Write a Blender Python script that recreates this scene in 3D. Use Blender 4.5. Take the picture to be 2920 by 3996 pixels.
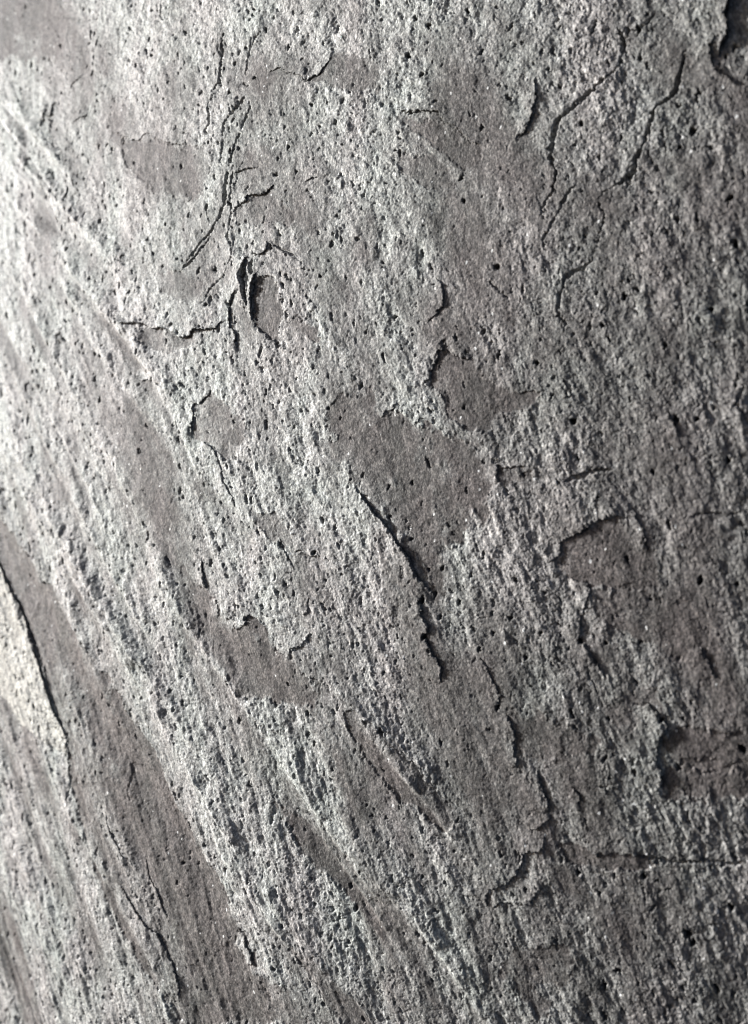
import bpy, math
import numpy as np

for o in list(bpy.data.objects):
    bpy.data.objects.remove(o)
scene = bpy.context.scene
rng = np.random.default_rng(11)

# ------------------------------------------------------------------ camera
# The rock face stands upright in the XZ plane and looks towards -Y.  Wall coordinates: u = x, v = z - Z0, w = -y (out of the rock).
Z0 = 1.30
DIST, YAW = 0.35, math.radians(28)
LENS, SENSOR = 26.0, 36.0
SRC_W, SRC_H = 2920.0, 3996.0
cam_d = bpy.data.cameras.new("camera")
cam = bpy.data.objects.new("camera", cam_d)
scene.collection.objects.link(cam)
cam_d.sensor_fit = 'VERTICAL'
cam_d.sensor_height = SENSOR
cam_d.lens = LENS
cam_d.clip_start, cam_d.clip_end = 0.01, 50
cam.location = (DIST * math.sin(YAW), -DIST * math.cos(YAW), Z0)
cam.rotation_euler = (math.radians(90), 0, YAW)
cam_d.dof.use_dof = True
cam_d.dof.focus_distance = 0.372
cam_d.dof.aperture_fstop = 5.0
scene.camera = cam
scene.cycles.use_denoising = True
scene.cycles.denoiser = 'OPENIMAGEDENOISE'
scene.cycles.denoising_input_passes = 'RGB_ALBEDO_NORMAL'
scene.cycles.denoising_prefilter = 'ACCURATE'
scene.cycles.filter_width = 1.1

# ------------------------------------------------------------------ sky and sun (open shade, low soft light raking in from the upper left)
LIGHT = np.array([-0.89, -0.33, 0.27])
LIGHT /= np.linalg.norm(LIGHT)
elev = math.asin(LIGHT[2])
world = bpy.data.worlds.new("World")
scene.world = world
world.use_nodes = True
wn, wl = world.node_tree.nodes, world.node_tree.links
sky = wn.new("ShaderNodeTexSky")
sky.sky_type = 'NISHITA'
sky.sun_disc = False
sky.air_density = 0.35
sky.dust_density = 1.5
sky.ozone_density = 0.0
sky.sun_elevation = elev
sky.sun_rotation = math.atan2(LIGHT[0], LIGHT[1])
wl.new(sky.outputs[0], wn["Background"].inputs[0])
wn["Background"].inputs[1].default_value = 0.05
sun_d = bpy.data.lights.new("sun", 'SUN')
sun_d.energy = 5.0
sun_d.angle = math.radians(6)
sun_d.color = (0.982, 0.99, 1.0)
sun = bpy.data.objects.new("sun", sun_d)
scene.collection.objects.link(sun)
from mathutils import Vector
sun.rotation_euler = Vector(LIGHT.tolist()).to_track_quat('Z', 'Y').to_euler()
scene.view_settings.view_transform = 'Standard'
scene.view_settings.look = 'None'
scene.view_settings.gamma = 1.0
scene.view_settings.exposure = 1.10
scene.view_settings.use_curve_mapping = False

# ------------------------------------------------------------------ from a point of the photograph to a point of the rock face
MM = 0.001
def bow(u, v):
    """the broad swell of the rock"""
    q = np.maximum(u, -0.19)
    return -0.44 * (q + 0.045) ** 2 + 0.88 * (q + 0.045) * (q - u) - 0.10 * (v + 0.03) ** 2 + 0.13 * q * v

def at(px, py):
    """photograph pixel -> (u, v) on the swelling rock face, metres"""
    k = SENSOR / LENS / SRC_H
    a, b = (px - SRC_W / 2) * k, -(py - SRC_H / 2) * k
    cy, sy = math.cos(YAW), math.sin(YAW)
    d = np.array([-sy + a * cy, -cy - a * sy, b])       # u, w, v
    c = np.array([DIST * sy, DIST * cy, 0.0])
    w = 0.0
    for _ in range(12):
        t = (w - c[1]) / d[1]
        u, v = c[0] + t * d[0], c[2] + t * d[2]
        w = float(bow(u, v))
    return u, v

Q = 1460 / 1652
TILE = {1: (0, 0, Q), 2: (1460, 0, Q), 3: (0, 1000, Q), 4: (1460, 1000, Q), 5: (0, 2000, Q), 6: (1460, 2000, Q), 7: (0, 2996, Q),
        8: (1460, 2996, Q), 9: (700, 900, 600 / 1652), 10: (1300, 1900, 600 / 1652), 0: (0, 0, 2920 / 1652), 11: (0, 1998, 1460 / 941)}
def trace(tile, pts):
    ox, oy, s = TILE[tile]
    return np.array([at(ox + x * s, oy + y * s) for x, y in pts])

# ------------------------------------------------------------------ the sample grid of the rock face (finer where the rock is nearer)
FPX = 512 / (SENSOR / 2 / LENS)
SY, CY = math.sin(YAW), math.cos(YAW)
corner = np.array([at(x, y) for x in (0, SRC_W) for y in (0, SRC_H / 2, SRC_H)])
ULO, UHI = corner[:, 0].min(), corner[:, 0].max()
BMAX = np.abs(corner[:, 1] / (DIST - corner[:, 0] * SY)).max()
def columns():
    us, u = [], ULO - 0.10
    while u < UHI + 0.06:
        us.append(u)
        z = DIST - u * SY
        step = z * z / (FPX * CY * DIST) * 0.86
        m = max(0.0, ULO - 0.006 - u, u - UHI - 0.004)
        u += step * (1 + m * 60)
    return np.array(us)
UC = columns()
VR = []
b = -BMAX - 0.12
while b < BMAX + 0.12:
    VR.append(b)
    b += 0.86 / FPX * (1 + max(0.0, abs(b) - BMAX - 0.01) * 60)
VR = np.array(VR)
DEPTH = DIST - UC * SY
U = np.repeat(UC[None, :], len(VR), 0)
V = VR[:, None] * DEPTH[None, :]
NR, NC = U.shape
CELLU = np.gradient(UC)[None, :].repeat(NR, 0)
CELLV = np.gradient(VR)[:, None] * DEPTH[None, :]

# ------------------------------------------------------------------ noise
def noise_tile(n, lo, hi, slope=1.0, aniso=1.0, seed=0):
    """periodic band noise; wavelengths lo..hi cells, stretched along the rows' normal by aniso"""
    r = np.random.default_rng(seed)
    f = np.fft.rfft2(r.standard_normal((n, n)).astype(np.float32))
    ky = np.fft.fftfreq(n)[:, None] * aniso
    kx = np.fft.rfftfreq(n)[None, :]
    k = np.sqrt(kx * kx + ky * ky) + 1e-9
    filt = k ** (-slope) * np.exp(-(k * lo) ** 2 * 0.8) * (1 - np.exp(-(k * hi) ** 2 * 1.2))
    t = np.fft.irfft2(f * filt, s=(n, n))
    return ((t - t.mean()) / t.std()).astype(np.float32)

def sample(t, x, y):
    n = t.shape[0]
    x0, y0 = np.floor(x), np.floor(y)
    fx, fy = (x - x0).astype(np.float32), (y - y0).astype(np.float32)
    i, j = x0.astype(np.int64) % n, y0.astype(np.int64) % n
    i1, j1 = (i + 1) % n, (j + 1) % n
    return (t[j, i] * (1 - fx) + t[j, i1] * fx) * (1 - fy) + (t[j1, i] * (1 - fx) + t[j1, i1] * fx) * fy

def sstep(a, b, x):
    t = np.clip((x - a) / (b - a), 0, 1)
    return t * t * (3 - 2 * t)

# lineation of the rock: lines of equal TL run down to the right, flatter on the left;  TG is the gentler lean of the small grain
TL = U + 0.36 * V - 1.3 * U * np.minimum(V, 0.12) - 0.3 * V * V
TG = U + 0.38 * V - 0.5 * U * V - 0.30 * V * V
tA = noise_tile(2048, 2.2, 9, 0.6, 1.0, 1)
tB = noise_tile(1024, 3, 60, 1.6, 1.0, 2)
tC = noise_tile(1024, 4, 120, 1.9, 1.0, 3)
tD = noise_tile(1024, 2, 6, 0.2, 1.0, 4)

CELL = 0.42 * MM
wu = sample(tB, U / (0.9 * MM) + 77, V / (0.9 * MM)) * 0.75 * MM + sample(tA, U / (0.42 * MM), V / (0.55 * MM)) * 0.36 * MM
wv = sample(tB, U / (0.9 * MM), V / (0.9 * MM) + 311) * 0.75 * MM + sample(tA, U / (0.42 * MM) + 99, V / (0.55 * MM) + 40) * 0.36 * MM
PU, PV = U + wu, V + wv                    # ragged coordinates for broken edges

def polyline(P, reach, rag=1.0):
    """nearest point of a polyline for the grid points within reach: rows/cols window, distance (+ on the left of travel in the photo), arc 0..1, offset"""
    r0, r1 = P.min(0) - reach, P.max(0) + reach
    cs = np.where((UC > r0[0] - 0.003) & (UC < r1[0] + 0.003))[0]
    if len(cs) == 0:
        return None
    c0, c1 = cs[0], cs[-1] + 1
    vmin, vmax = V[:, c0:c1].min(1), V[:, c0:c1].max(1)
    rs = np.where((vmax > r0[1] - 0.003) & (vmin < r1[1] + 0.003))[0]
    if len(rs) == 0:
        return None
    w = (slice(rs[0], rs[-1] + 1), slice(c0, c1))
    x, y = U[w] + rag * wu[w], V[w] + rag * wv[w]
    best = np.full(x.shape, 1e9)
    sgn = np.ones(x.shape); arc = np.zeros(x.shape); ox = np.zeros(x.shape); oy = np.zeros(x.shape)
    seg = np.linalg.norm(np.diff(P, axis=0), axis=1)
    tot, run = seg.sum(), 0.0
    for (a, b, L) in zip(P[:-1], P[1:], seg):
        d = (b - a) / max(L, 1e-9)
        t = np.clip((x - a[0]) * d[0] + (y - a[1]) * d[1], 0, L)
        ex, ey = a[0] + t * d[0] - x, a[1] + t * d[1] - y
        q = ex * ex + ey * ey
        m = q < best
        cr = d[0] * (y - a[1]) - d[1] * (x - a[0])      # > 0: left of travel
        best = np.where(m, q, best)
        sgn = np.where(m, np.where(cr >= 0, 1.0, -1.0), sgn)
        arc = np.where(m, (run + t) / tot, arc)
        ox = np.where(m, ex, ox); oy = np.where(m, ey, oy)
        run += L
    return w, np.sqrt(best) * sgn, arc, ox, oy, tot

def polygon(P, reach):
    """signed distance (+ inside) to a closed polygon on a window of the grid"""
    res = polyline(np.vstack([P, P[:1]]), reach)
    if res is None:
        return None
    w, d = res[0], np.abs(res[1])
    x, y = PU[w], PV[w]
    ins = np.zeros(x.shape, bool)
    n = len(P)
    for i in range(n):
        (xa, ya), (xb, yb) = P[i], P[(i + 1) % n]
        if ya == yb:
            continue
        c = (ya > y) != (yb > y)
        ins ^= c & (x < (xb - xa) * (y - ya) / (yb - ya) + xa)
    return w, np.where(ins, d, -d)

# ------------------------------------------------------------------ what the photograph shows, traced on the rock face
# smooth cleavage faces laid bare where a sheet has come away: tile, outline, depth mm, softness mm, strength
FACETS = [
    (0, [(738,905),(758,862),(800,850),(840,880),(868,905),(935,918),(1000,950),(1050,985),(1105,1015),(1085,1085),(1050,1150),(1010,1210),(975,1275),(955,1320),(905,1230),(880,1180),(840,1130),(790,1070),(745,1005),(755,960)], .35, 9, 1),
    (4, [(300,390),(345,430),(380,440),(430,432),(470,480),(550,560),(640,600),(720,620),(700,680),(560,670),(480,760),(370,740),(300,700),(285,620),(262,560),(280,450)], .5, 2.5, .95),
    (9, [(830,490),(880,505),(960,520),(1030,600),(1060,680),(1070,800),(1075,900),(1050,1000),(1050,1100),(1040,1240),(1000,1180),(900,1090),(800,990),(770,920),(775,780),(800,580)], 1.1, .8, 1),
    (3, [(930,597),(915,622),(880,652),(862,650),(855,700),(845,750),(860,790),(900,830),(940,850),(985,900),(1040,880),(1080,800),(1075,720),(1030,690),(1000,650),(960,620)], .4, 1.5, .95),
    (5, [(800,250),(930,385),(990,440),(1037,500),(1075,492),(1100,460),(1130,475),(1170,515),(1220,585),(1280,660),(1340,712),(1430,800),(1400,850),(1230,840),(1050,800),(950,640),(870,450)], .4, 4, .95),
    (0, [(755,1545),(800,1575),(862,1630),(935,1706),(1003,1800),(990,1830),(930,1790),(870,1735),(810,1670),(770,1610)], .6, 2.5, 1),
    (6, [(785,215),(825,175),(838,130),(880,113),(930,90),(975,45),(1040,25),(1130,15),(1180,120),(1250,200),(1260,310),(1120,330),(950,315),(870,300),(820,270)], .35, 3, .9),
    (6, [(955,325),(1100,325),(1240,290),(1440,420),(1480,560),(1400,680),(1250,640),(1120,540),(1010,500),(930,440)], .25, 5, .88),
    (6, [(1262,1010),(1305,965),(1420,960),(1652,1000),(1652,1132),(1250,1132),(1246,1060)], .5, 4, .9),
    (8, [(1268,0),(1652,-10),(1652,100),(1500,140),(1400,110),(1300,130),(1262,60)], .4, 5, .85),
    (8, [(840,355),(930,358),(1000,392),(1060,382),(1130,372),(1222,432),(1100,460),(1030,457),(960,442),(890,420)], .7, 1.5, 1),
    (8, [(510,840),(600,815),(700,790),(860,740),(900,870),(850,960),(760,985),(800,1060),(740,1132),(660,1060),(590,960),(520,890)], .3, 5, .8),
    (1, [(540,625),(610,630),(700,615),(800,640),(900,640),(910,730),(880,850),(760,880),(640,840),(560,740)], .5, 4, .8),
    (3, [(580,310),(650,318),(750,335),(860,350),(880,380),(780,430),(730,455),(660,390),(600,350)], .4, 2, .85),
    (1, [(1450,250),(1560,240),(1652,270),(1652,390),(1560,400),(1470,370),(1400,330)], .25, 3, .7),
    (2, [(110,490),(190,520),(280,500),(350,580),(480,650),(470,720),(400,740),(250,690),(150,600),(100,540)], .35, 3, .85),
    (1, [(1050,940),(1100,870),(1200,830),(1260,880),(1330,960),(1260,1010),(1130,1010),(1050,1000)], .4, 3, .8),
    (1, [(-60,-40),(250,-40),(310,120),(260,260),(180,300),(60,250),(-60,260)], .2, 7, .75),
    (3, [(1250,250),(1340,250),(1400,320),(1410,360),(1350,350),(1260,320)], .2, 2.5, .85),
    (3, [(690,80),(800,70),(900,120),(890,180),(790,200),(700,150)], .25, 3, .7),
    (6, [(600,900),(720,870),(900,930),(1010,1000),(980,1100),(800,1132),(640,1100),(615,1000)], .3, 5, .8),
    (11, [(-20,0),(30,60),(100,150),(170,270),(260,400),(330,520),(400,620),(450,760),(530,900),(590,1000),(650,1130),(700,1300),(480,1300),(400,1200),(300,1050),(240,930),(205,800),(180,680),(165,580),(90,340),(0,140)], .9, 4, .9),
    (7, [(620,0),(720,60),(770,190),(830,330),(760,340),(660,240),(560,100),(560,10)], .5, 5, .9),
    (7, [(1000,760),(1110,900),(1250,960),(1390,1132),(1050,1132),(900,1000),(860,900)], .4, 6, .9),
    (4, [(545,935),(690,955),(720,1010),(640,1050),(555,1010)], .4, 3, .75),
    (7, [(640,560),(760,660),(900,860),(1000,1010),(1060,1132),(760,1132),(790,960),(700,720)], .3, 6, .7),
    (11, [(690,740),(760,770),(830,840),(945,985),(945,1050),(850,960),(760,860)], .4, 3.5, .8),
    (11, [(720,1060),(800,1130),(900,1240),(945,1300),(880,1300),(800,1200),(730,1110)], .4, 4, .7),
    (0, [(560,1130),(600,1140),(680,1200),(700,1230),(650,1215),(590,1190)], .35, 3, .7),
    (0, [(1290,1380),(1400,1450),(1480,1600),(1440,1680),(1340,1560),(1270,1450)], .2, 6, .6),
    (0, [(880,330),(960,350),(1010,400),(960,420),(900,390)], .25, 4, .6),
    (7, [(300,60),(430,60),(470,200),(560,380),(640,560),(600,600),(480,430),(380,250)], .5, 5, .9),
]
# broken sheet edges: tile, line, side of travel that stands proud, step mm, width of the sheet mm
EDGES = [
    (1, [(490,590),(520,600),(580,620),(610,620),(645,575),(690,600),(800,630),(840,625)], 'L', .6, 18),
    (3, [(480,235),(530,285),(560,300),(610,292),(650,302),(690,322),(750,320),(790,345),(835,350),(860,320),(910,320),(940,310),(975,270)], 'L', 2.2, 18),
    (10, [(230,-40),(260,20),(380,160),(470,300),(560,410),(640,510),(720,610),(790,730),(840,850),(900,980),(980,1090),(1040,1160)], 'R', 1.9, 26),
    (10, [(850,1190),(890,1200),(935,1270),(950,1350),(1000,1450),(1020,1540),(990,1590),(1040,1680),(1090,1790),(1150,1860),(1190,1930),(1170,2020),(1175,2120)], 'R', 1.5, 16),
    (6, [(455,640),(490,700),(520,760),(545,830),(540,890)], 'R', .8, 10),
    (6, [(580,900),(600,950),(615,1010),(625,1060),(625,1132)], 'R', 1.0, 12),
    (5, [(1033,530),(1035,480),(1075,490),(1095,450),(1130,470),(1170,510),(1220,580),(1280,655),(1340,710),(1400,735),(1480,790),(1560,835),(1640,930),(1740,1017),(1880,1157),(2000,1317)], 'L', 1.2, 20),
    (5, [(-60,120),(0,230),(40,320),(80,400),(130,530),(165,650),(200,760),(235,860),(265,930),(295,1010),(292,1060)], 'R', 1.5, 40),
    (5, [(-40,770),(0,800),(30,835),(90,920),(150,985),(210,1025),(292,1064)], 'L', .9, 14),
    (5, [(1285,670),(1285,620),(1320,590),(1360,545),(1372,510)], 'L', .9, 9),
    (4, [(275,105),(290,140),(296,210),(270,250),(230,305)], 'R', .8, 11),
    (4, [(305,385),(285,440),(258,500),(255,545),(230,560)], 'R', .8, 11),
    (4, [(300,388),(345,425),(380,437),(430,430)], 'L', .7, 8),
    (4, [(30,715),(50,682),(90,677),(97,640)], 'L', .7, 6),
    (4, [(175,745),(200,702),(245,715)], 'L', .8, 6),
    (4, [(552,1010),(545,915),(600,935),(690,945)], 'L', .7, 11),
    (6, [(770,215),(825,170),(835,125),(880,110),(930,85),(975,40),(1040,20),(1130,10)], 'L', 1.2, 14),
    (6, [(1125,-15),(1170,60),(1190,110),(1196,190)], 'R', 1.0, 5),
    (6, [(860,300),(935,308),(950,340),(935,390),(915,450)], 'R', 1.2, 9),
    (6, [(905,450),(905,500),(920,580),(940,600),(980,670),(1025,740)], 'R', .8, 10),
    (6, [(1130,850),(1210,835),(1260,900),(1290,920),(1302,960),(1260,1000),(1245,1060),(1240,1120),(1262,1140),(1268,1190),(1228,1235)], 'R', 1.1, 15),
    (8, [(712,10),(720,90),(755,150),(772,190)], 'R', 1.4, 13),
    (8, [(775,205),(740,260),(690,275)], 'R', 1.1, 8),
    (8, [(755,295),(755,350),(670,385),(655,440),(610,500),(580,520),(510,545),(493,630)], 'R', 1.1, 11),
    (8, [(525,645),(560,610),(640,600),(680,580),(720,520),(770,505),(825,545)], 'L', .8, 7),
    (2, [(90,478),(140,490),(200,492),(280,490),(300,540),(350,570),(400,605),(470,642)], 'L', .9, 14),
    (2, [(705,340),(698,430),(690,510),(675,590),(630,612)], 'R', 1.1, 7),
    (2, [(1530,-60),(1532,0),(1525,60),(1547,100),(1540,170),(1520,260)], 'R', 3.4, 22),
    (2, [(1500,150),(1478,220),(1485,270),(1530,320),(1610,375),(1700,400)], 'R', 1.2, 10),
    (1, [(1185,315),(1240,295),(1310,310),(1360,345),(1420,310),(1465,235)], 'L', .7, 10),
    (1, [(1030,945),(1060,905),(1090,880),(1095,855),(1180,850),(1220,795)], 'L', 1.0, 11),
    (1, [(1035,755),(1080,745),(1135,740)], 'L', .6, 7),
    (1, [(1335,795),(1360,790),(1395,775)], 'L', .7, 6),
    (3, [(935,590),(915,620),(880,650),(860,640),(850,690),(838,750),(842,790)], 'R', 1.1, 12),
    (3, [(895,820),(940,850),(970,930),(980,990),(1010,1040),(1050,1120)], 'R', .6, 11),
    (9, [(740,265),(695,370),(668,500),(685,600),(712,720),(720,800)], 'R', 2.2, 9),
    (9, [(850,440),(825,470),(800,560),(775,680),(765,800),(762,940)], 'R', 1.8, 3.2),
    (9, [(650,625),(560,690),(510,780),(500,900),(500,1010),(560,1100),(580,1200),(610,1270)], 'R', 1.6, 10),
    (9, [(795,225),(850,275),(920,255),(965,140)], 'L', 1.4, 5),
    (5, [(885,195),(890,260),(902,325),(900,345)], 'R', 1.1, 8),
    (5, [(1310,170),(1330,160),(1395,185)], 'L', .9, 7),
    (5, [(1235,105),(1270,170),(1305,245)], 'R', .7, 7),
    (5, [(1368,375),(1360,440),(1345,450)], 'R', .7, 6),
    (7, [(1072,750),(1080,790),(1108,825),(1118,875),(1090,880)], 'R', 1.4, 7),
    (1, [(230,455),(228,520),(195,500),(190,565)], 'R', 1.6, 7),
    (1, [(298,820),(296,880)], 'R', 1.4, 6),
    (1, [(320,540),(355,515),(390,505)], 'L', .9, 7),
    (3, [(590,505),(620,540),(660,547),(690,525)], 'L', .9, 9),
    (5, [(955,375),(965,420),(960,470)], 'R', .8, 7),
    (7, [(530,505),(560,560),(600,640),(640,700),(690,740),(740,830),(795,960),(798,1030)], 'R', 1.0, 14),
    (7, [(640,395),(645,470),(690,540),(715,620),(735,670)], 'R', .8, 9),
    (7, [(475,190),(490,280),(530,370),(580,420)], 'R', .7, 9),
    (8, [(870,100),(905,130),(915,190)], 'R', .9, 6),
    (8, [(1010,100),(1040,95),(1042,130)], 'R', .8, 6),
    (4, [(1300,700),(1330,760),(1345,800)], 'R', .9, 7),
    (4, [(825,560),(860,600),(830,640)], 'R', .8, 7),
    (6, [(1450,600),(1490,680),(1500,740)], 'R', 1.0, 8),
    (3, [(150,290),(195,320),(250,350),(290,390)], 'L', 1.0, 9),
]
# cracks: tile, line, width mm, depth mm
CRACKS = [
    (2, [(1255,60),(1215,105),(1180,130),(1120,140),(1105,215),(1085,260),(1050,305),(960,375),(905,435),(860,490),(815,525),(795,590),(785,650),(795,740),(792,850),(760,900),(742,930),(745,985)], 1.5, 3.2),
    (2, [(1072,125),(1090,165),(1110,195)], 1.5, 2.5),
    (2, [(885,810),(850,850),(835,900),(825,935),(790,990),(750,1050),(755,1110)], .8, 1.4),
    (2, [(1375,225),(1360,310),(1335,390),(1290,440),(1255,465),(1235,540),(1200,620),(1160,690),(1130,760),(1060,815),(988,872)], 1.6, 3.2),
    (2, [(988,872),(1000,915),(1030,960),(1005,1030),(990,1090)], 1.2, 1.8),
    (4, [(985,-10),(930,45),(875,75),(850,95),(838,140),(825,190),(835,250),(855,290),(850,350)], 1.1, 1.8),
    (1, [(1110,160),(1095,260),(1085,330)], 1.1, 1.5),
    (1, [(1090,420),(1040,490),(990,550),(985,600)], 1.2, 1.8),
    (1, [(1065,580),(1035,640),(1020,700),(1012,760),(1000,830),(992,900),(975,960),(930,1020),(880,1080),(845,1130),(800,1170)], 2.0, 3.6),
    (1, [(1030,690),(1036,770),(1022,870),(1032,900),(1025,980),(1010,1050),(1032,1105)], 1.1, 2.0),
    (1, [(1000,110),(985,200),(970,290),(965,360),(935,410),(925,470),(935,540),(905,575),(940,620),(930,680),(912,735)], 1.2, 2.0),
    (1, [(718,-10),(715,105)], 1.0, 1.5), (1, [(743,15),(740,80)], .8, 1.2),
    (1, [(310,412),(325,370),(345,345),(372,318)], .9, 1.4),
    (1, [(1080,700),(1060,760),(1045,820)], .7, 1.2), (1, [(985,600),(975,680),(985,760)], .7, 1.3), (1, [(905,900),(912,960),(925,985)], 1.4, 2.2),
    (1, [(1100,435),(1106,480),(1085,530),(1068,580)], .8, 1.5), (1, [(880,265),(886,335)], .8, 1.2), (1, [(972,170),(976,245),(968,290)], .8, 1.3),
    (1, [(1150,155),(1120,180),(1110,215)], 1.0, 1.6), (1, [(1310,100),(1315,165)], .8, 1.4), (1, [(545,660),(548,700)], .7, 1.1),
    (9, [(330,30),(290,130),(200,240),(120,330),(60,360),(0,440)], 1.6, 2.8),
    (9, [(580,30),(590,180),(540,300),(490,400),(440,490),(370,580),(290,660),(240,750),(180,785)], .8, 1.5),
    (9, [(965,150),(1060,160),(1180,230),(1310,320),(1390,390),(1480,430)], .9, 1.6),
    (4, [(830,1003),(890,975),(950,945),(1020,935),(1055,922)], 1.1, 1.8),
    (4, [(500,95),(545,140),(600,205)], .7, 1.1),
    (6, [(1330,5),(1400,12),(1500,8),(1652,10)], .8, 1.0),
    (8, [(1125,362),(1180,395),(1230,405),(1300,405),(1400,410),(1500,420),(1610,430),(1700,425)], 1.2, 2.0),
    (8, [(1180,520),(1200,570),(1198,610)], 1.0, 1.6),
    (7, [(316,35),(302,155)], 1.2, 1.8),
    (5, [(1275,250),(1272,355)], .7, 1.1),
    (6, [(365,440),(385,520),(405,600)], .7, 1.2),
    (6, [(1480,170),(1540,250),(1580,320)], .8, 1.2),
    (6, [(940,690),(990,800),(1040,850)], .7, 1.0),
    (6, [(805,560),(815,640),(820,700)], .7, 1.2),
    (3, [(470,480),(490,530),(520,560)], .8, .9),
    (4, [(1640,560),(1580,640),(1652,790)], 1.2, 1.2),
    (9, [(690,380),(680,520),(700,640),(720,760)], 2.4, 4.0),
    (9, [(745,300),(720,400),(735,520),(745,640)], 1.6, 3.5),
    (9, [(805,290),(790,400),(800,470)], 1.6, 3.2),
]
# long folds of the rock: tile, line, height mm, half width mm
FOLDS = [
    (0, [(-60,800),(10,900),(100,1090),(200,1290),(300,1440),(420,1600),(520,1770),(640,1950),(760,2150),(830,2261)], 1.8, 9),
    (0, [(-60,1080),(0,1180),(90,1330),(160,1480),(250,1640),(330,1760),(420,1900),(560,2100),(640,2261)], -2.2, 10),
    (0, [(0,1010),(150,1240),(260,1430),(350,1590),(430,1720),(530,1900),(640,2080)], 1.3, 5),
    (0, [(0,170),(60,260),(130,350),(180,420)], 1.2, 6), (0, [(0,330),(90,420),(180,500),(280,590)], 1.3, 6),
    (0, [(230,460),(270,520),(310,590),(340,620)], -1.3, 6), (0, [(60,460),(110,490),(160,530),(230,610)], -.9, 5),
    (0, [(190,600),(240,690),(300,750),(360,830),(420,940)], 1.2, 5), (0, [(160,600),(220,690),(280,770),(350,880),(420,1000)], -1.0, 5),
    (0, [(-20,620),(60,740),(120,830),(200,960),(280,1100)], 1.0, 8), (0, [(-20,700),(40,790),(120,900),(220,1080)], -1.0, 8),
    (0, [(380,1220),(420,1330),(500,1430),(600,1540)], -1.0, 9), (0, [(345,1220),(380,1320),(420,1400)], 1.2, 7),
    (0, [(560,1700),(700,1850),(850,2010),(960,2150),(1020,2261)], -1.4, 9), (0, [(650,1700),(780,1860),(900,1990),(1010,2130)], 1.0, 8),
    (0, [(0,1900),(80,2040),(160,2160),(220,2261)], 1.2, 10), (0, [(60,1840),(160,2010),(260,2200)], -1.2, 10),
    (0, [(200,1760),(290,1900),(380,2080),(420,2200)], 1.0, 7), (0, [(440,1080),(500,1130),(580,1240)], -.7, 6),
    (0, [(700,1480),(850,1640),(990,1800)], 1.4, 8), (0, [(730,980),(830,1120),(910,1240)], 1.0, 8),
]
# crisp strata: ridge lines with a steep left flank; tile, line, height mm, half width mm
STRATA = [
    (0, [(-30,185),(40,260),(90,310),(140,370),(175,425)], 1.0, 2.6), (0, [(-30,220),(60,330),(110,400),(150,450)], .9, 2.4),
    (0, [(-30,260),(70,380),(140,450),(230,560),(285,650)], 1.1, 3), (0, [(-20,375),(60,480),(130,560),(200,650),(260,720),(330,830)], 1.0, 3),
    (0, [(180,650),(230,700),(290,760),(340,840),(400,950),(440,1050)], 1.0, 3), (0, [(100,560),(160,660),(210,760),(260,830),(330,930)], .9, 3),
    (0, [(-20,510),(50,640),(90,720),(150,830),(220,960),(290,1100),(330,1200)], 1.1, 3.5), (0, [(-20,670),(60,810),(120,930),(200,1080),(270,1230)], 1.1, 3.5),
    (0, [(-20,730),(50,860),(110,990),(180,1130),(250,1270),(330,1400),(420,1540),(500,1670)], 1.2, 3.5),
    (0, [(-20,950),(60,1090),(130,1200),(200,1320),(280,1450),(360,1580),(450,1740),(540,1890),(640,2040),(740,2180)], 1.5, 4),
    (0, [(30,990),(90,1100),(160,1220),(240,1350),(330,1490),(400,1600),(480,1740)], .9, 2.5),
    (0, [(430,1780),(500,1890),(580,2000),(680,2130),(760,2261)], 1.1, 3.5), (0, [(-20,1800),(60,1930),(130,2050),(200,2170),(260,2280)], 1.1, 4),
    (0, [(130,1750),(200,1880),(270,2000),(330,2110),(400,2230)], 1.0, 3.5), (0, [(330,1200),(370,1290),(420,1390),(500,1500),(590,1620),(680,1740)], .9, 4),
    (0, [(600,1650),(700,1790),(800,1930),(900,2060),(980,2190)], .9, 4), (0, [(700,1840),(800,1970),(880,2090),(930,2200)], .8, 3), (0, [(780,1560),(870,1680),(970,1800),(1050,1920)], .9, 3),
    (0, [(850,1960),(940,2060),(1010,2150),(1080,2261)], .8, 3),
]
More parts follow.
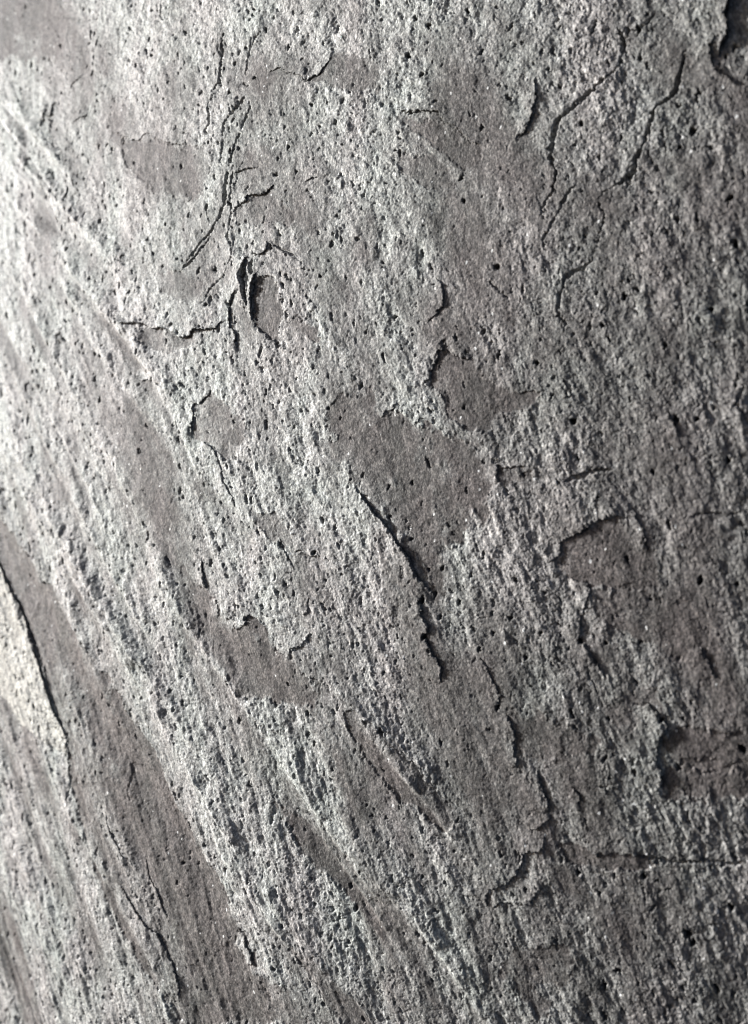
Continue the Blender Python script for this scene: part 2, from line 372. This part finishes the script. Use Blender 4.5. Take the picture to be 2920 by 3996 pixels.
# the big hollows one can pick out: tile, x, y, size mm, stretch, lean degrees, depth mm
HOLLOWS = [
    (8,1375,740,3.4,1.7,25,5), (8,1398,780,2.4,1.2,0,4), (2,1572,875,2.3,1.3,0,4), (8,1015,965,2.2,2.2,5,4), (8,1590,620,2.5,1.3,40,3.5), (8,1075,905,2.6,1.3,-40,3),
    (8,1500,965,2.6,2.0,30,3), (8,560,385,1.7,1.8,20,3), (8,905,460,1.8,1.7,15,3), (8,1185,490,1.8,2.0,20,3), (8,665,540,1.6,1.5,25,2.5), (8,990,560,1.7,1.6,10,3),
    (4,1110,180,2.0,1.9,5,4), (4,1475,235,2.4,1.2,50,3), (4,720,470,2.6,1.2,0,3), (4,885,740,2.4,1.2,30,3), (4,1335,725,2.2,2.2,10,2.5), (4,1425,712,2.0,1.4,0,3.5),
    (4,1225,945,2.2,1.5,15,3.5), (4,895,895,2.2,1.0,0,2), (4,1570,910,1.8,1.4,10,3), (4,555,430,1.7,2.2,0,3), (4,95,265,2.0,1.3,-20,3), (4,550,40,2.6,1.2,-40,2.5),
    (4,65,1020,1.5,1.6,-25,3), (4,160,1000,1.5,1.5,-10,2.5), (4,1030,370,2.2,1.2,0,2), (4,1290,400,2.0,1.8,0,2.5), (4,1020,310,1.8,1.5,0,2.5), (4,390,670,1.5,1.3,0,2),
    (6,880,890,2.2,1.7,25,4), (6,1440,290,2.4,1.8,10,3.5), (6,430,275,1.9,1.4,-30,3.5), (6,360,395,1.5,2.4,0,4), (6,915,575,2.0,1.2,0,3), (6,1020,575,1.6,1.5,10,3), (6,1175,572,1.6,1.4,0,3),
    (6,460,607,1.8,1.3,0,3.5), (6,625,290,2.0,1.2,20,2.5), (6,520,435,1.9,1.3,-20,3), (6,530,540,1.6,1.8,20,3), (6,605,465,2.4,1.0,0,2), (6,1210,370,2.2,1.2,0,2), (6,1115,210,1.8,1.6,0,2.5),
    (6,1600,320,2.3,1.2,0,2.5), (6,305,240,2.2,1.6,0,2.0), (6,235,255,1.6,1.3,0,2.5), (6,285,460,1.5,1.3,0,2.5), (6,730,530,1.5,1.3,0,2.5), (6,670,640,1.8,1.6,0,2.5), (6,1620,1050,2.6,1.8,30,4),
    (6,1048,900,2.0,1.5,0,2.5), (6,290,1020,1.5,2.0,20,2.5), (6,545,870,2.2,1.5,0,2.5), (6,200,385,2.8,1.2,0,4), (6,225,545,2.2,1.3,0,4), (6,1270,915,2.2,1.1,0,3.5),
    (1,1510,440,2.3,1.3,0,3), (1,1485,540,2.3,1.4,-20,3), (1,1380,455,1.9,1.3,0,3), (1,1015,410,2.0,1.5,0,2.5), (1,890,400,1.9,1.4,0,3), (1,1448,445,1.8,1.2,0,3), (1,1275,200,1.7,1.9,0,3),
    (1,1170,140,1.6,2.2,5,3), (1,1340,255,1.8,1.3,0,3), (1,1295,45,1.9,1.4,0,3), (1,1125,340,1.8,1.5,0,3), (1,470,640,1.6,1.6,0,2.5), (1,545,640,1.6,1.6,0,2.5), (1,910,910,2.3,1.8,-5,3),
    (1,1055,655,2.0,1.2,0,2.5), (1,1015,660,1.9,1.3,0,4), (1,1200,1095,2.4,1.3,20,4), (1,1305,765,2.0,1.3,0,2.5), (1,440,975,2.4,1.2,0,2.5), (1,655,165,2.4,1.8,0,2.5), (1,410,320,2.0,1.6,0,2.5),
    (5,1385,168,2.3,1.2,-60,3), (5,805,720,2.0,1.2,30,2.5), (5,1085,470,2.2,1.2,40,3), (5,680,855,1.7,1.2,0,2.5), (5,1420,30,1.6,1.8,0,3), (5,780,870,1.6,1.5,0,2.5),
    (7,905,350,2.8,1.2,-30,3), (7,780,515,1.8,1.7,0,3), (7,1545,545,1.9,1.8,20,3.5), (7,1560,625,2.2,1.4,20,3), (7,795,430,1.6,1.8,0,2.5), (7,1305,35,1.5,1.8,10,3), (7,1300,860,2.0,1.6,20,3),
    (7,345,345,2.0,1.4,0,2.5), (7,700,630,1.8,1.5,0,2.5), (7,215,205,1.7,1.2,0,2.5), (7,1390,600,1.8,1.4,0,2.5), (7,1430,1040,2.2,1.2,30,3), (7,1210,890,2.4,1.1,40,2.5), (7,1180,550,1.6,1.5,0,2.5),
    (2,1410,575,3.2,1.3,0,2.5), (2,205,325,2.0,1.2,0,3), (2,1595,1075,3.0,1.2,-30,3), (2,185,80,2.2,1.6,0,2.5), (2,235,120,2.4,1.3,0,2), (2,470,215,2.4,1.2,0,2), (2,160,245,2.2,1.4,-10,2.5),
    (2,960,400,2.4,1.1,-40,2.5), (2,905,560,2.4,1.0,0,2.5), (2,610,110,2.4,1.3,0,2), (2,480,560,1.2,4.0,0,3), (2,400,890,1.8,1.8,0,3), (2,390,770,2.4,1.3,0,2.2), (2,1345,650,2.0,1.4,0,2.2),
    (3,600,100,2.0,1.3,0,2.5), (3,570,155,1.9,1.3,0,2.5), (3,875,60,2.0,1.4,0,2.5), (3,620,420,2.0,1.6,0,2.5), (3,680,450,1.9,1.4,0,2.5), (3,1200,670,1.8,1.6,0,3), (3,1230,655,1.6,1.7,0,3),
    (3,1295,760,1.9,1.2,-40,3), (3,1595,575,1.5,1.9,-10,3), (3,1605,955,1.5,2.2,-25,3.5), (3,1045,890,2.0,1.6,-15,2.5), (3,1080,600,1.8,1.4,0,2.5), (3,435,635,2.4,1.6,0,3), (3,1560,300,1.4,2.2,0,3),
    (3,655,405,1.6,1.4,0,2.5), (3,645,505,1.5,1.4,0,2.0), (3,1310,540,1.6,1.4,0,2.5), (3,1245,205,1.4,1.6,0,2.5), (3,875,575,1.5,1.8,0,2.5), (3,1400,950,1.5,2.2,-10,2.5), (3,1275,860,1.4,1.8,0,2.5),
]

# ------------------------------------------------------------------ bare, rough and smooth ground
s_mm, tl_mm, tg_mm = V / MM, TL / MM, TG / MM
ROUGH = 0.74 + 0.30 * sample(tC, tl_mm / 1.15 + 50, s_mm / 2.6 + 20) + 0.14 * sample(tB, tg_mm / 0.8, s_mm / 1.3 + 500)
ROUGH = np.clip(ROUGH, 0.2, 1.0)
H = np.zeros(U.shape)
ROUGH0 = ROUGH.copy()
facet_id = np.full(U.shape, -1)
for k, (tile, pts, dep, soft, strength) in enumerate(FACETS):
    res = polygon(trace(tile, pts), 12 * MM)
    if res is None:
        continue
    w, d = res
    big = sample(tC, U[w] / (0.55 * MM) + 131 * k, V[w] / (0.75 * MM) + 17 * k)
    fine = sample(tB, U[w] / (0.30 * MM) + 13 * k, V[w] / (0.42 * MM))
    dn = d + MM * np.clip((0.3 + 0.22 * soft) * big + (0.40 + 0.18 * soft) * fine, -6, 6)
    m = sstep(-0.08 * soft * MM, 0.22 * soft * MM, dn) * np.clip(0.90 + 0.16 * fine + 0.10 * big, 0, 1)
    ROUGH[w] *= 1 - m * strength
    H[w] -= m * dep * MM
    facet_id[w] = np.where(dn > 0, k, facet_id[w])

# long undulations along the lineation, strongest on the left and towards the bottom
LW = 0.35 + 0.9 * sstep(0.06, -0.22, U) + 0.55 * sstep(0.05, -0.25, V) * sstep(0.15, 0.0, U)
und = sample(tC, tl_mm / 0.50 + 10, s_mm / 3.4)
ROUGH = np.clip(ROUGH + 0.20 * und * sstep(0.0, -0.12, U), 0.12, 1)
und2 = sample(tB, tl_mm / 0.33 + 200, s_mm / 2.6 + 90)
H += LW * (0.42 * und + 0.07 * und2) * (1 - 0.6 * sstep(0.08, 0.22, V)) * MM
for tile, pts, amp, half in FOLDS:
    res = polyline(trace(tile, pts), half * 3 * MM, 0.35)
    if res is None:
        continue
    w, d, arc, ox, oy, tot = res
    tap = np.sin(np.pi * np.clip(arc, 0.02, 0.98)) ** 0.5
    prof = tap * np.exp(-(d / (half * MM)) ** 2)
    H[w] += 1.25 * amp * MM * prof
    ROUGH[w] = np.clip(ROUGH[w] + (0.34 if amp > 0 else -0.42) * prof, 0.12, 1)

for tile, pts, amp, half in STRATA:
    res = polyline(trace(tile, pts), half * 6 * MM, 0.25)
    if res is None:
        continue
    w, d, arc, ox, oy, tot = res
    tap = np.sin(np.pi * np.clip(arc, 0.02, 0.98)) ** 0.5 * (0.75 + 0.35 * np.tanh(sample(tB, U[w] / (1.2 * MM), V[w] / (1.2 * MM))))
    prof = tap * np.where(d < 0, np.exp(-(d / (0.55 * half * MM)) ** 2), np.exp(-(d / (2.2 * half * MM)) ** 2))
    H[w] += 2.1 * amp * MM * prof
    foot = tap * np.exp(-((d + 1.7 * half * MM) / (0.9 * half * MM)) ** 2)
    ROUGH[w] = np.clip(ROUGH[w] + 0.30 * prof - 0.38 * foot, 0.12, 1)

# the weathered skin: thin scales of slate stepping over one another
def terrace(x, n, tread=0.30, edge=0.80):
    y = x * n
    f = np.floor(y)
    r = y - f
    return (f + tread * r + (1 - tread) * sstep(edge, 1.0, r)) / n
g1 = sample(tA, tg_mm / 0.20, s_mm / 0.30)
g2 = sample(tB, tg_mm / 0.17 + 31, s_mm / 0.30 + 77)
g3 = sample(tD, tg_mm / 0.26, s_mm / 0.34)
g4 = sample(tB, tg_mm / 0.72 + 700, s_mm / 1.05 + 430)
g5 = sample(tA, tg_mm / 0.62 + 300, s_mm / 0.95 + 800)
scale_h = terrace(0.55 * g2 + 0.30 * g5, 2.6) * 0.20 + 0.06 * g1 + 0.05 * g3 + 0.02 * g5
H += ROUGH * scale_h * MM
g6 = sample(tB, tg_mm / 0.30 + 90, s_mm / 0.44 + 640) + 0.10 * g1
g4 = g4 + 0.10 * g2 + 0.04 * g1
H += (0.25 + 0.75 * ROUGH) * terrace(g4, 1.3, 0.10, 0.90) * 0.30 * MM
H += ROUGH * terrace(g6, 1.5, 0.10, 0.88) * 0.19 * MM
# every little sheet has weathered a bit differently
ROUGH = np.clip(ROUGH * (0.84 + 0.32 * ((np.floor(g4 * 1.3) * 0.618 + 0.1) % 1.0) * ((np.floor(g6 * 1.3) * 0.381 + 0.7) % 1.0 + 0.35)), 0.1, 1)
H += (1 - ROUGH) * (0.035 * g3 + 0.03 * g1 + 0.045 * g2) * MM

# cracks
for tile, pts, wid, dep in CRACKS:
    res = polyline(trace(tile, pts), 8 * MM)
    if res is None:
        continue
    w, d, arc, ox, oy, tot = res
    tap = np.clip(np.minimum(arc, 1 - arc) * 5 + 0.12, 0.12, 1)
    hw = wid * MM * 0.50 * tap * (1 + 0.45 * sample(tB, PU[w] / (0.6 * MM), PV[w] / (0.6 * MM)))
    hw = np.clip(hw, 0.15 * MM, None)
    H[w] -= 0.75 * dep * MM * tap ** 0.5 * (1 - sstep(0.35 * hw, 1.15 * hw, np.abs(d)))
    H[w] += MM * tap * np.where(np.abs(d) > 0.9 * hw, 0.18 * np.exp(-np.abs(d) / (2.4 * MM)), 0.0)

# hollows where the dark mineral spots have weathered out
PIT = np.zeros(U.shape)
pu = 0.16 * MM * sample(tD, U / (0.22 * MM) + 5, V / (0.3 * MM)) + 0.12 * MM * g2
pv = 0.22 * MM * sample(tD, U / (0.22 * MM) + 405, V / (0.3 * MM) + 60)
def hollow(u, v, size, stretch, lean, dep, stain):
    a, b = size * 0.42 * MM, size * 0.42 * stretch * MM
    R = max(a, b) * 1.7
    c0, c1 = np.searchsorted(UC, [u - R, u + R])
    if c1 - c0 < 2:
        return
    dm = DIST - u * SY
    r0, r1 = np.searchsorted(VR, [(v - R) / dm, (v + R) / dm])
    if r1 - r0 < 2:
        return
    w = (slice(max(r0 - 2, 0), r1 + 2), slice(c0, c1))
    x, y = U[w] + 0.8 * wu[w] + pu[w] - u, V[w] + 0.8 * wv[w] + pv[w] - v
    cl, sl = math.cos(lean), math.sin(lean)
    p, q = x * cl + y * sl, -x * sl + y * cl
    r = np.sqrt((p / a) ** 2 + (q / b) ** 2)
    for _ in range(2):
        a2, b2 = a * rng.uniform(0.35, 0.8), b * rng.uniform(0.35, 0.9)
        r = np.minimum(r, np.sqrt(((p - rng.uniform(-.7, .7) * a) / a2) ** 2 + ((q - rng.uniform(-.8, .8) * b) / b2) ** 2))
    m = 1 - sstep(0.45, 1.15, r)
    H[w] -= dep * MM * m
    PIT[w] = np.maximum(PIT[w], stain * (1 - sstep(0.75, 1.2, r)))

spots = []
for tile, x, y, size, stretch, lean, dep in HOLLOWS:
    u, v = trace(tile, [(x, y)])[0]
    spots.append((u, v, size, stretch, math.radians(lean), dep, 0.85))
taken = np.array([s[:2] for s in spots])
cand = rng.uniform((ULO - 0.05, -0.46), (UHI + 0.05, 0.46), (26000, 2))
keep = []
gridc = {}
for u, v in cand:
    if abs(v) > (BMAX + 0.05) * (DIST - u * SY):
        continue
    dens = 0.55 + 0.45 * math.sin(u * 37 + 2.0 * math.sin(v * 23)) * math.sin(v * 29 + 1.3)
    if rng.random() > dens * 0.85 + 0.15:
        continue
    key = (int(u / 0.006), int(v / 0.006))
    near = [p for i in (-1, 0, 1) for j in (-1, 0, 1) for p in gridc.get((key[0] + i, key[1] + j), ())]
    if any((u - p[0]) ** 2 + (v - p[1]) ** 2 < 0.0025 ** 2 for p in near):
        continue
    if np.min((taken[:, 0] - u) ** 2 + (taken[:, 1] - v) ** 2) < 0.005 ** 2:
        continue
    gridc.setdefault(key, []).append((u, v))
    keep.append((u, v))
for u, v in keep:
    ri, ci = min(np.searchsorted(VR, v / (DIST - u * SY)), NR - 1), min(np.searchsorted(UC, u), NC - 1)
    if ROUGH[ri, ci] < 0.42 and rng.random() < 0.86:
        continue
    z = min(rng.lognormal(-0.36, 0.48), 1.5) * (1 + 1.0 * max(0.0, -u))
    lean = math.radians(14 + rng.normal(0, 20))
    spots.append((u, v, 1.15 * z, rng.uniform(1.1, 3.2), lean, 0.7 * z + rng.uniform(0, .8), rng.choice([0.2, 0.5, 0.8])))
for s in spots:
    hollow(*s)
# thin slits where the scales of slate gape
for u, v in rng.uniform((ULO - 0.02, -0.46), (UHI + 0.02, 0.46), (5600, 2)):
    if abs(v) < (BMAX + 0.02) * (DIST - u * SY):
        z = rng.lognormal(0, 0.3)
        hollow(u, v, (0.55 - 0.5 * min(u, 0)) * z, rng.uniform(1.8, 4.2), math.radians(14 + rng.normal(0, 12)), rng.uniform(0.35, 0.9), 0.0)

# ------------------------------------------------------------------ the sheets that stand proud
raises, own = [], np.full(U.shape, -1)
best_raise = np.full(U.shape, 1e-7)
SU, SV = U.copy(), V.copy()
total = np.zeros(U.shape)
for k, (tile, pts, side, T, L) in enumerate(EDGES):
    res = polyline(trace(tile, pts), (L + 3) * MM)
    if res is None:
        raises.append(None)
        continue
    w, d, arc, ox, oy, tot = res
    if side == 'R':
        d = -d
    Lm = L * MM * (0.75 + 0.35 * np.abs(sample(tC, U[w] / MM * 1.1 + 9 * k, V[w] / MM * 1.1)))
    tap = np.clip(np.minimum(arc, 1 - arc) * 7, 0, 1) ** 0.7
    tap = tap * (0.82 + 0.18 * np.tanh(sample(tB, U[w] / (0.8 * MM) + 57 * k, V[w] / (0.8 * MM))))
    fall = (1 - np.clip(np.abs(d) / Lm, 0, 1)) ** 1.6
    H[w] -= 0.28 * T * MM * tap * np.exp(-np.abs(d) / (0.22 * L * MM))
    H[w] -= (0.3 + 0.35 * T) * MM * tap * np.where(d < 0, np.exp(-(d / (0.55 * MM)) ** 2), 0.0)
    body = T * MM * tap * np.where(d >= 0, fall * (1 + 0.25 * np.exp(-np.abs(d) / (1.5 * MM))), (d > -2.5 * MM) * 1.25)
    # vertices next to the broken edge are drawn onto it
    cell = 0.5 * np.maximum(CELLU[w], CELLV[w])
    sn = (np.abs(d) < cell) & (tap > 0)
    SU[w] = np.where(sn, U[w] + ox * 0.9, SU[w])
    SV[w] = np.where(sn, V[w] + oy * 0.9, SV[w])
    d = np.where(sn, 0.0, d)
    up = np.where(d >= 0, body, 0.0)
    m = (up > best_raise[w]) & (d > 0)
    own[w] = np.where(m, k, own[w])
    best_raise[w] = np.where(m, up, best_raise[w])
    total[w] += np.where(d > 0, body, 0.0)
    raises.append((w, d, body))

BASE = H
lift = np.clip(best_raise / (0.25 * MM), 0, 1) * (own >= 0)
ROUGH = ROUGH * (1 - lift) + np.maximum(ROUGH, 0.9 * ROUGH0) * lift
# paler rough tone fades to the darker brownish tone towards the right
ROUGH_TONE = ROUGH * (1 - 0.48 * sstep(-0.05, 0.13, U - 0.06 * sstep(0.03, 0.18, V) + 0.022 * sample(tC, tl_mm / 0.7, s_mm / 1.2 + 300)))
PALE = np.zeros(U.shape)
res = polygon(trace(5, [(-80,90),(0,230),(40,320),(80,400),(130,530),(165,650),(200,760),(235,860),(265,930),(295,1010),(292,1060),(210,1025),(150,985),(90,920),(30,835),(-40,770)]), 4 * MM)
if res:
    PALE[res[0]] = 0.68 * sstep(-0.3 * MM, 0.8 * MM, res[1])
BOW = bow(U, V)

# ------------------------------------------------------------------ which face belongs to which piece
face_own = np.full((NR - 1, NC - 1), -1)
o4 = np.stack([own[:-1, :-1], own[:-1, 1:], own[1:, 1:], own[1:, :-1]])
for k in range(len(EDGES)):
    if raises[k] is None:
        continue
    w, d, body = raises[k]
    r, c = w
    q = (own[w] == k)
    dd = d
    s = (np.sign(dd)[:-1, :-1] + np.sign(dd)[:-1, 1:] + np.sign(dd)[1:, 1:] + np.sign(dd)[1:, :-1])
    anyq = (q[:-1, :-1] | q[:-1, 1:] | q[1:, 1:] | q[1:, :-1])
    rr, cc = slice(r.start, r.stop - 1), slice(c.start, c.stop - 1)
    face_own[rr, cc] = np.where(anyq & (s > 0) & (face_own[rr, cc] < 0), k, face_own[rr, cc])
face_facet = facet_id[:-1, :-1]
NE = len(EDGES)
piece = np.where(face_own >= 0, face_own, np.where(face_facet >= 0, NE + face_facet, -1))

# ------------------------------------------------------------------ material
def slate_material():
    m = bpy.data.materials.new("weathered_slate")
    m.use_nodes = True
    n, l = m.node_tree.nodes, m.node_tree.links
    bs = n["Principled BSDF"]
    co = n.new("ShaderNodeTexCoord")
    def noise(scale, detail=4.0, rough=0.6, vec=None, dist=0.0):
        t = n.new("ShaderNodeTexNoise")
        t.inputs["Scale"].default_value = scale
        t.inputs["Detail"].default_value = detail
        t.inputs["Roughness"].default_value = rough
        t.inputs["Distortion"].default_value = dist
        l.new(vec if vec is not None else co.outputs["Object"], t.inputs["Vector"])
        return t.outputs["Fac"]
    def ramp(fac, stops):
        r = n.new("ShaderNodeValToRGB")
        e = r.color_ramp.elements
        while len(e) < len(stops):
            e.new(0.5)
        for q, (p, c) in zip(e, stops):
            q.position, q.color = p, (*c, 1)
        l.new(fac, r.inputs[0])
        return r.outputs[0]
    def mix(fac, a, b, mode='MIX'):
        x = n.new("ShaderNodeMix")
        x.data_type = 'RGBA'
        x.blend_type = mode
        for sock, val in ((x.inputs[0], fac), (x.inputs[6], a), (x.inputs[7], b)):
            if isinstance(val, (int, float)):
                sock.default_value = val
            elif isinstance(val, tuple):
                sock.default_value = (*val, 1)
            else:
                l.new(val, sock)
        return x.outputs[2]
    def attr(name):
        a = n.new("ShaderNodeAttribute")
        a.attribute_name = name
        return a.outputs["Fac"]
    mp = n.new("ShaderNodeMapping")
    mp.inputs["Rotation"].default_value = (0, math.radians(25), 0)
    mp.inputs["Scale"].default_value = (1.0, 1.0, 0.45)
    l.new(co.outputs["Object"], mp.inputs["Vector"])
    tint = ramp(noise(26, 5, 0.62, mp.outputs[0], 0.6), [(0.36, (0.338, 0.354, 0.338)), (0.50, (0.354, 0.356, 0.346)), (0.63, (0.366, 0.352, 0.346))])
    fresh = ramp(noise(40, 5, 0.65, mp.outputs[0]), [(0.38, (0.070, 0.065, 0.062)), (0.62, (0.108, 0.094, 0.091))])
    mg = n.new("ShaderNodeMapping")
    mg.inputs["Rotation"].default_value = (0, math.radians(24), 0)
    mg.inputs["Scale"].default_value = (1.0, 1.0, 0.62)
    l.new(co.outputs["Object"], mg.inputs["Vector"])
    grain = ramp(noise(1250, 3, 0.7, mg.outputs[0]), [(0.34, (0.32, 0.32, 0.32)), (0.50, (0.88, 0.88, 0.88)), (0.65, (2.3, 2.28, 2.2))])
    blot = ramp(noise(420, 4, 0.75, mg.outputs[0]), [(0.36, (0.52, 0.52, 0.52)), (0.65, (1.5, 1.5, 1.48))])
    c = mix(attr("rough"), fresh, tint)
    c = mix(attr("pale"), c, (0.46, 0.448, 0.415))
    c = mix(0.68, c, grain, 'MULTIPLY')
    c = mix(0.85, c, blot, 'MULTIPLY')
    c = mix(attr("spot"), c, (0.028, 0.026, 0.025))
    vo = n.new("ShaderNodeTexVoronoi")
    vo.inputs["Scale"].default_value = 1300
    l.new(mg.outputs[0], vo.inputs["Vector"])
    sx = n.new("ShaderNodeSeparateColor")
    l.new(vo.outputs["Color"], sx.inputs[0])
    fl = n.new("ShaderNodeMath")
    fl.operation = 'GREATER_THAN'
    fl.inputs[1].default_value = 0.9985
    l.new(sx.outputs[0], fl.inputs[0])
    c = mix(fl.outputs[0], c, (0.72, 0.72, 0.70))  # sparse mica flecks, their glint painted in as near-white colour
    l.new(c, bs.inputs["Base Color"])
    rr = n.new("ShaderNodeMapRange")
    l.new(noise(900, 2, 0.6), rr.inputs[0])
    rr.inputs[3].default_value, rr.inputs[4].default_value = 0.55, 0.85
    l.new(rr.outputs[0], bs.inputs["Roughness"])
    bs.inputs["Specular IOR Level"].default_value = 0.16
    def bump(h, dist, strength, prev=None):
        b = n.new("ShaderNodeBump")
        b.inputs["Strength"].default_value = strength
        b.inputs["Distance"].default_value = dist
        l.new(h, b.inputs["Height"])
        if prev is not None:
            l.new(prev, b.inputs["Normal"])
        return b.outputs[0]
    nb = bump(noise(800, 3, 0.65, mg.outputs[0], 0.5), 0.0005, 0.5)
    nb = bump(noise(1900, 4, 0.75, mg.outputs[0]), 0.0003, 0.7, nb)
    l.new(nb, bs.inputs["Normal"])
    return m
SLATE = slate_material()

def spot_material():
    m = bpy.data.materials.new("dark_mineral")
    m.use_nodes = True
    n, l = m.node_tree.nodes, m.node_tree.links
    bs = n["Principled BSDF"]
    t = n.new("ShaderNodeTexNoise")
    t.inputs["Scale"].default_value = 900
    r = n.new("ShaderNodeValToRGB")
    r.color_ramp.elements[0].color = (0.012, 0.012, 0.012, 1)
    r.color_ramp.elements[1].color = (0.055, 0.050, 0.047, 1)
    l.new(t.outputs["Fac"], r.inputs[0])
    l.new(r.outputs[0], bs.inputs["Base Color"])
    bs.inputs["Roughness"].default_value = 0.7
    return m
MINERAL = spot_material()

# ------------------------------------------------------------------ meshes
slab = bpy.data.objects.new("slate_rock_face", None)
slab.location = (0, 0, Z0)
scene.collection.objects.link(slab)
slab["label"] = "weathered grey slate rock face with cracks, flaking sheets and dark pits, filling the picture"
slab["category"] = "rock"

def build(name, mask, height, rim=None, label=None):
    """mask: faces (NR-1, NC-1); height: total relief above the swell; rim: mm the broken edge runs down behind the sheet"""
    rr, cc = np.where(mask)
    if len(rr) == 0:
        return None
    q = np.stack([rr * NC + cc, rr * NC + cc + 1, (rr + 1) * NC + cc + 1, (rr + 1) * NC + cc], 1)
    used, inv = np.unique(q, return_inverse=True)
    quads = inv.reshape(q.shape)
    u, v = SU.ravel()[used], SV.ravel()[used]
    w = (BOW + height).ravel()[used]
    co = np.stack([u, -w, v], 1)
    rough, pit, pale = ROUGH_TONE.ravel()[used], PIT.ravel()[used], PALE.ravel()[used]
    if rim:
        e = np.concatenate([quads[:, [0, 1]], quads[:, [1, 2]], quads[:, [2, 3]], quads[:, [3, 0]]])
        key = np.sort(e, 1)
        kk = key[:, 0].astype(np.int64) * len(used) + key[:, 1]
        _, first, cnt = np.unique(kk, return_index=True, return_counts=True)
        be = e[first[cnt == 1]]
        bv = np.unique(be)
        n0 = len(co)
        up = np.full(len(co), -1); up[bv] = n0 + np.arange(len(bv))
        lo = np.full(len(co), -1); lo[bv] = n0 + len(bv) + np.arange(len(bv))
        top = co[bv].copy()
        low = top.copy(); low[:, 1] += rim * MM
        co = np.vstack([co, top, low])
        rough = np.concatenate([rough, np.full(2 * len(bv), 0.35)])
        pit = np.concatenate([pit, np.zeros(2 * len(bv))])
        pale = np.concatenate([pale, np.zeros(2 * len(bv))])
        quads = np.vstack([quads, np.stack([be[:, 1] * 0 + up[be[:, 1]], up[be[:, 0]], lo[be[:, 0]], lo[be[:, 1]]], 1)])
    me = bpy.data.meshes.new(name)
    me.vertices.add(len(co))
    me.vertices.foreach_set("co", co.astype(np.float32).ravel())
    nq = len(quads)
    me.loops.add(nq * 4)
    me.loops.foreach_set("vertex_index", quads.astype(np.int32).ravel())
    me.polygons.add(nq)
    me.polygons.foreach_set("loop_start", (np.arange(nq) * 4).astype(np.int32))
    me.polygons.foreach_set("use_smooth", np.ones(nq, bool))
    me.update(calc_edges=True)
    for an, arr in (("rough", rough), ("spot", pit), ("pale", pale)):
        a = me.attributes.new(an, 'FLOAT', 'POINT')
        a.data.foreach_set("value", arr.astype(np.float32))
    me.materials.append(SLATE)
    o = bpy.data.objects.new(name, me)
    scene.collection.objects.link(o)
    o.parent = slab
    if label:
        o["label"] = label
    return o

body_obj = build("stone_body", piece < 0, BASE)

FACET_LABEL = {0: "large smooth dark purple-grey cleavage face below the long ledge", 2: "leaf-shaped smooth dark facet beside the open split",
               4: "smooth dark facet under the notched sheet edge", 21: "long smooth grey trough beside the pale thick flake"}
FLAKE_LABEL = {2: "thick grey ledge with a long shadowed diagonal edge", 7: "pale yellowish thick tongue-shaped flake at the left edge",
               26: "narrow upright curled sliver casting a dark shadow", 27: "thick broken rim above the dark gap in the upper right corner",
               6: "sheet with a notched edge above the smooth dark facet", 1: "sheet with a scalloped lower edge"}
for k in range(len(FACETS)):
    build("cleavage_facet", piece == NE + k, BASE, label=FACET_LABEL.get(k))
for k in range(NE):
    if raises[k] is None:
        continue
    w, d, body = raises[k]
    hh = BASE + total
    loc = total[w] - np.where(d > 0, body, 0.0) + body
    hh[w] = BASE[w] + loc
    build("flake", face_own == k, hh, rim=EDGES[k][3] * 1.3 + 1.2, label=FLAKE_LABEL.get(k))

# the slab behind the face: sides and back
import bmesh
bm = bmesh.new()
u0, u1 = UC[0], UC[-1]
vl, vr = VR[-1] * DEPTH[0], VR[-1] * DEPTH[-1]
front = [(u0, -vl), (u1, -vr), (u1, vr), (u0, vl)]
fv = [bm.verts.new((a, 0.012 - bow(a, b), b)) for a, b in front]
bv = [bm.verts.new((a, 0.16, b)) for a, b in front]
bm.faces.new(bv)
for i in range(4):
    j = (i + 1) % 4
    bm.faces.new((fv[i], fv[j], bv[j], bv[i]))
bmesh.ops.recalc_face_normals(bm, faces=bm.faces)
me = bpy.data.meshes.new("stone_back")
bm.to_mesh(me); bm.free()
me.materials.append(SLATE)
ob = bpy.data.objects.new("stone_back", me)
scene.collection.objects.link(ob)
ob.parent = slab

# ------------------------------------------------------------------ dark mineral grains still sitting in the larger hollows
gm = []
for q in range(4):
    bm = bmesh.new()
    bmesh.ops.create_icosphere(bm, subdivisions=1, radius=1.0)
    for vt in bm.verts:
        vt.co *= rng.uniform(0.7, 1.1)
    me = bpy.data.meshes.new("mineral_grain")
    bm.to_mesh(me); bm.free()
    me.materials.append(MINERAL)
    gm.append(me)
def inframe(u, v):
    z = DIST - u * SY
    return abs(FPX * u * CY / z) < 374 and abs(FPX * v / z) < 512
vis = [s for s in spots if inframe(s[0], s[1])]
vis.sort(key=lambda s: -s[2] * s[3] / (DIST - s[0] * SY))
for i, (u, v, size, stretch, lean, dep, stain) in enumerate(vis[:290]):
    c = min(max(np.searchsorted(UC, u), 1), NC - 2)
    r = min(max(np.searchsorted(VR, v / (DIST - u * SY)), 1), NR - 2)
    w = BOW[r, c] + BASE[r - 1:r + 2, c - 1:c + 2].min() + (total[r, c] if own[r, c] >= 0 else 0)
    o = bpy.data.objects.new("mineral_grain", gm[i % 4])
    o.location = (u, -w, v)
    o.scale = (size * 0.30 * MM, 0.45 * MM, size * stretch * 0.30 * MM)
    o.rotation_euler = (0, -lean, 0)
    scene.collection.objects.link(o)
    o.parent = slab
print("verts", NR, NC, NR * NC, "spots", len(spots))
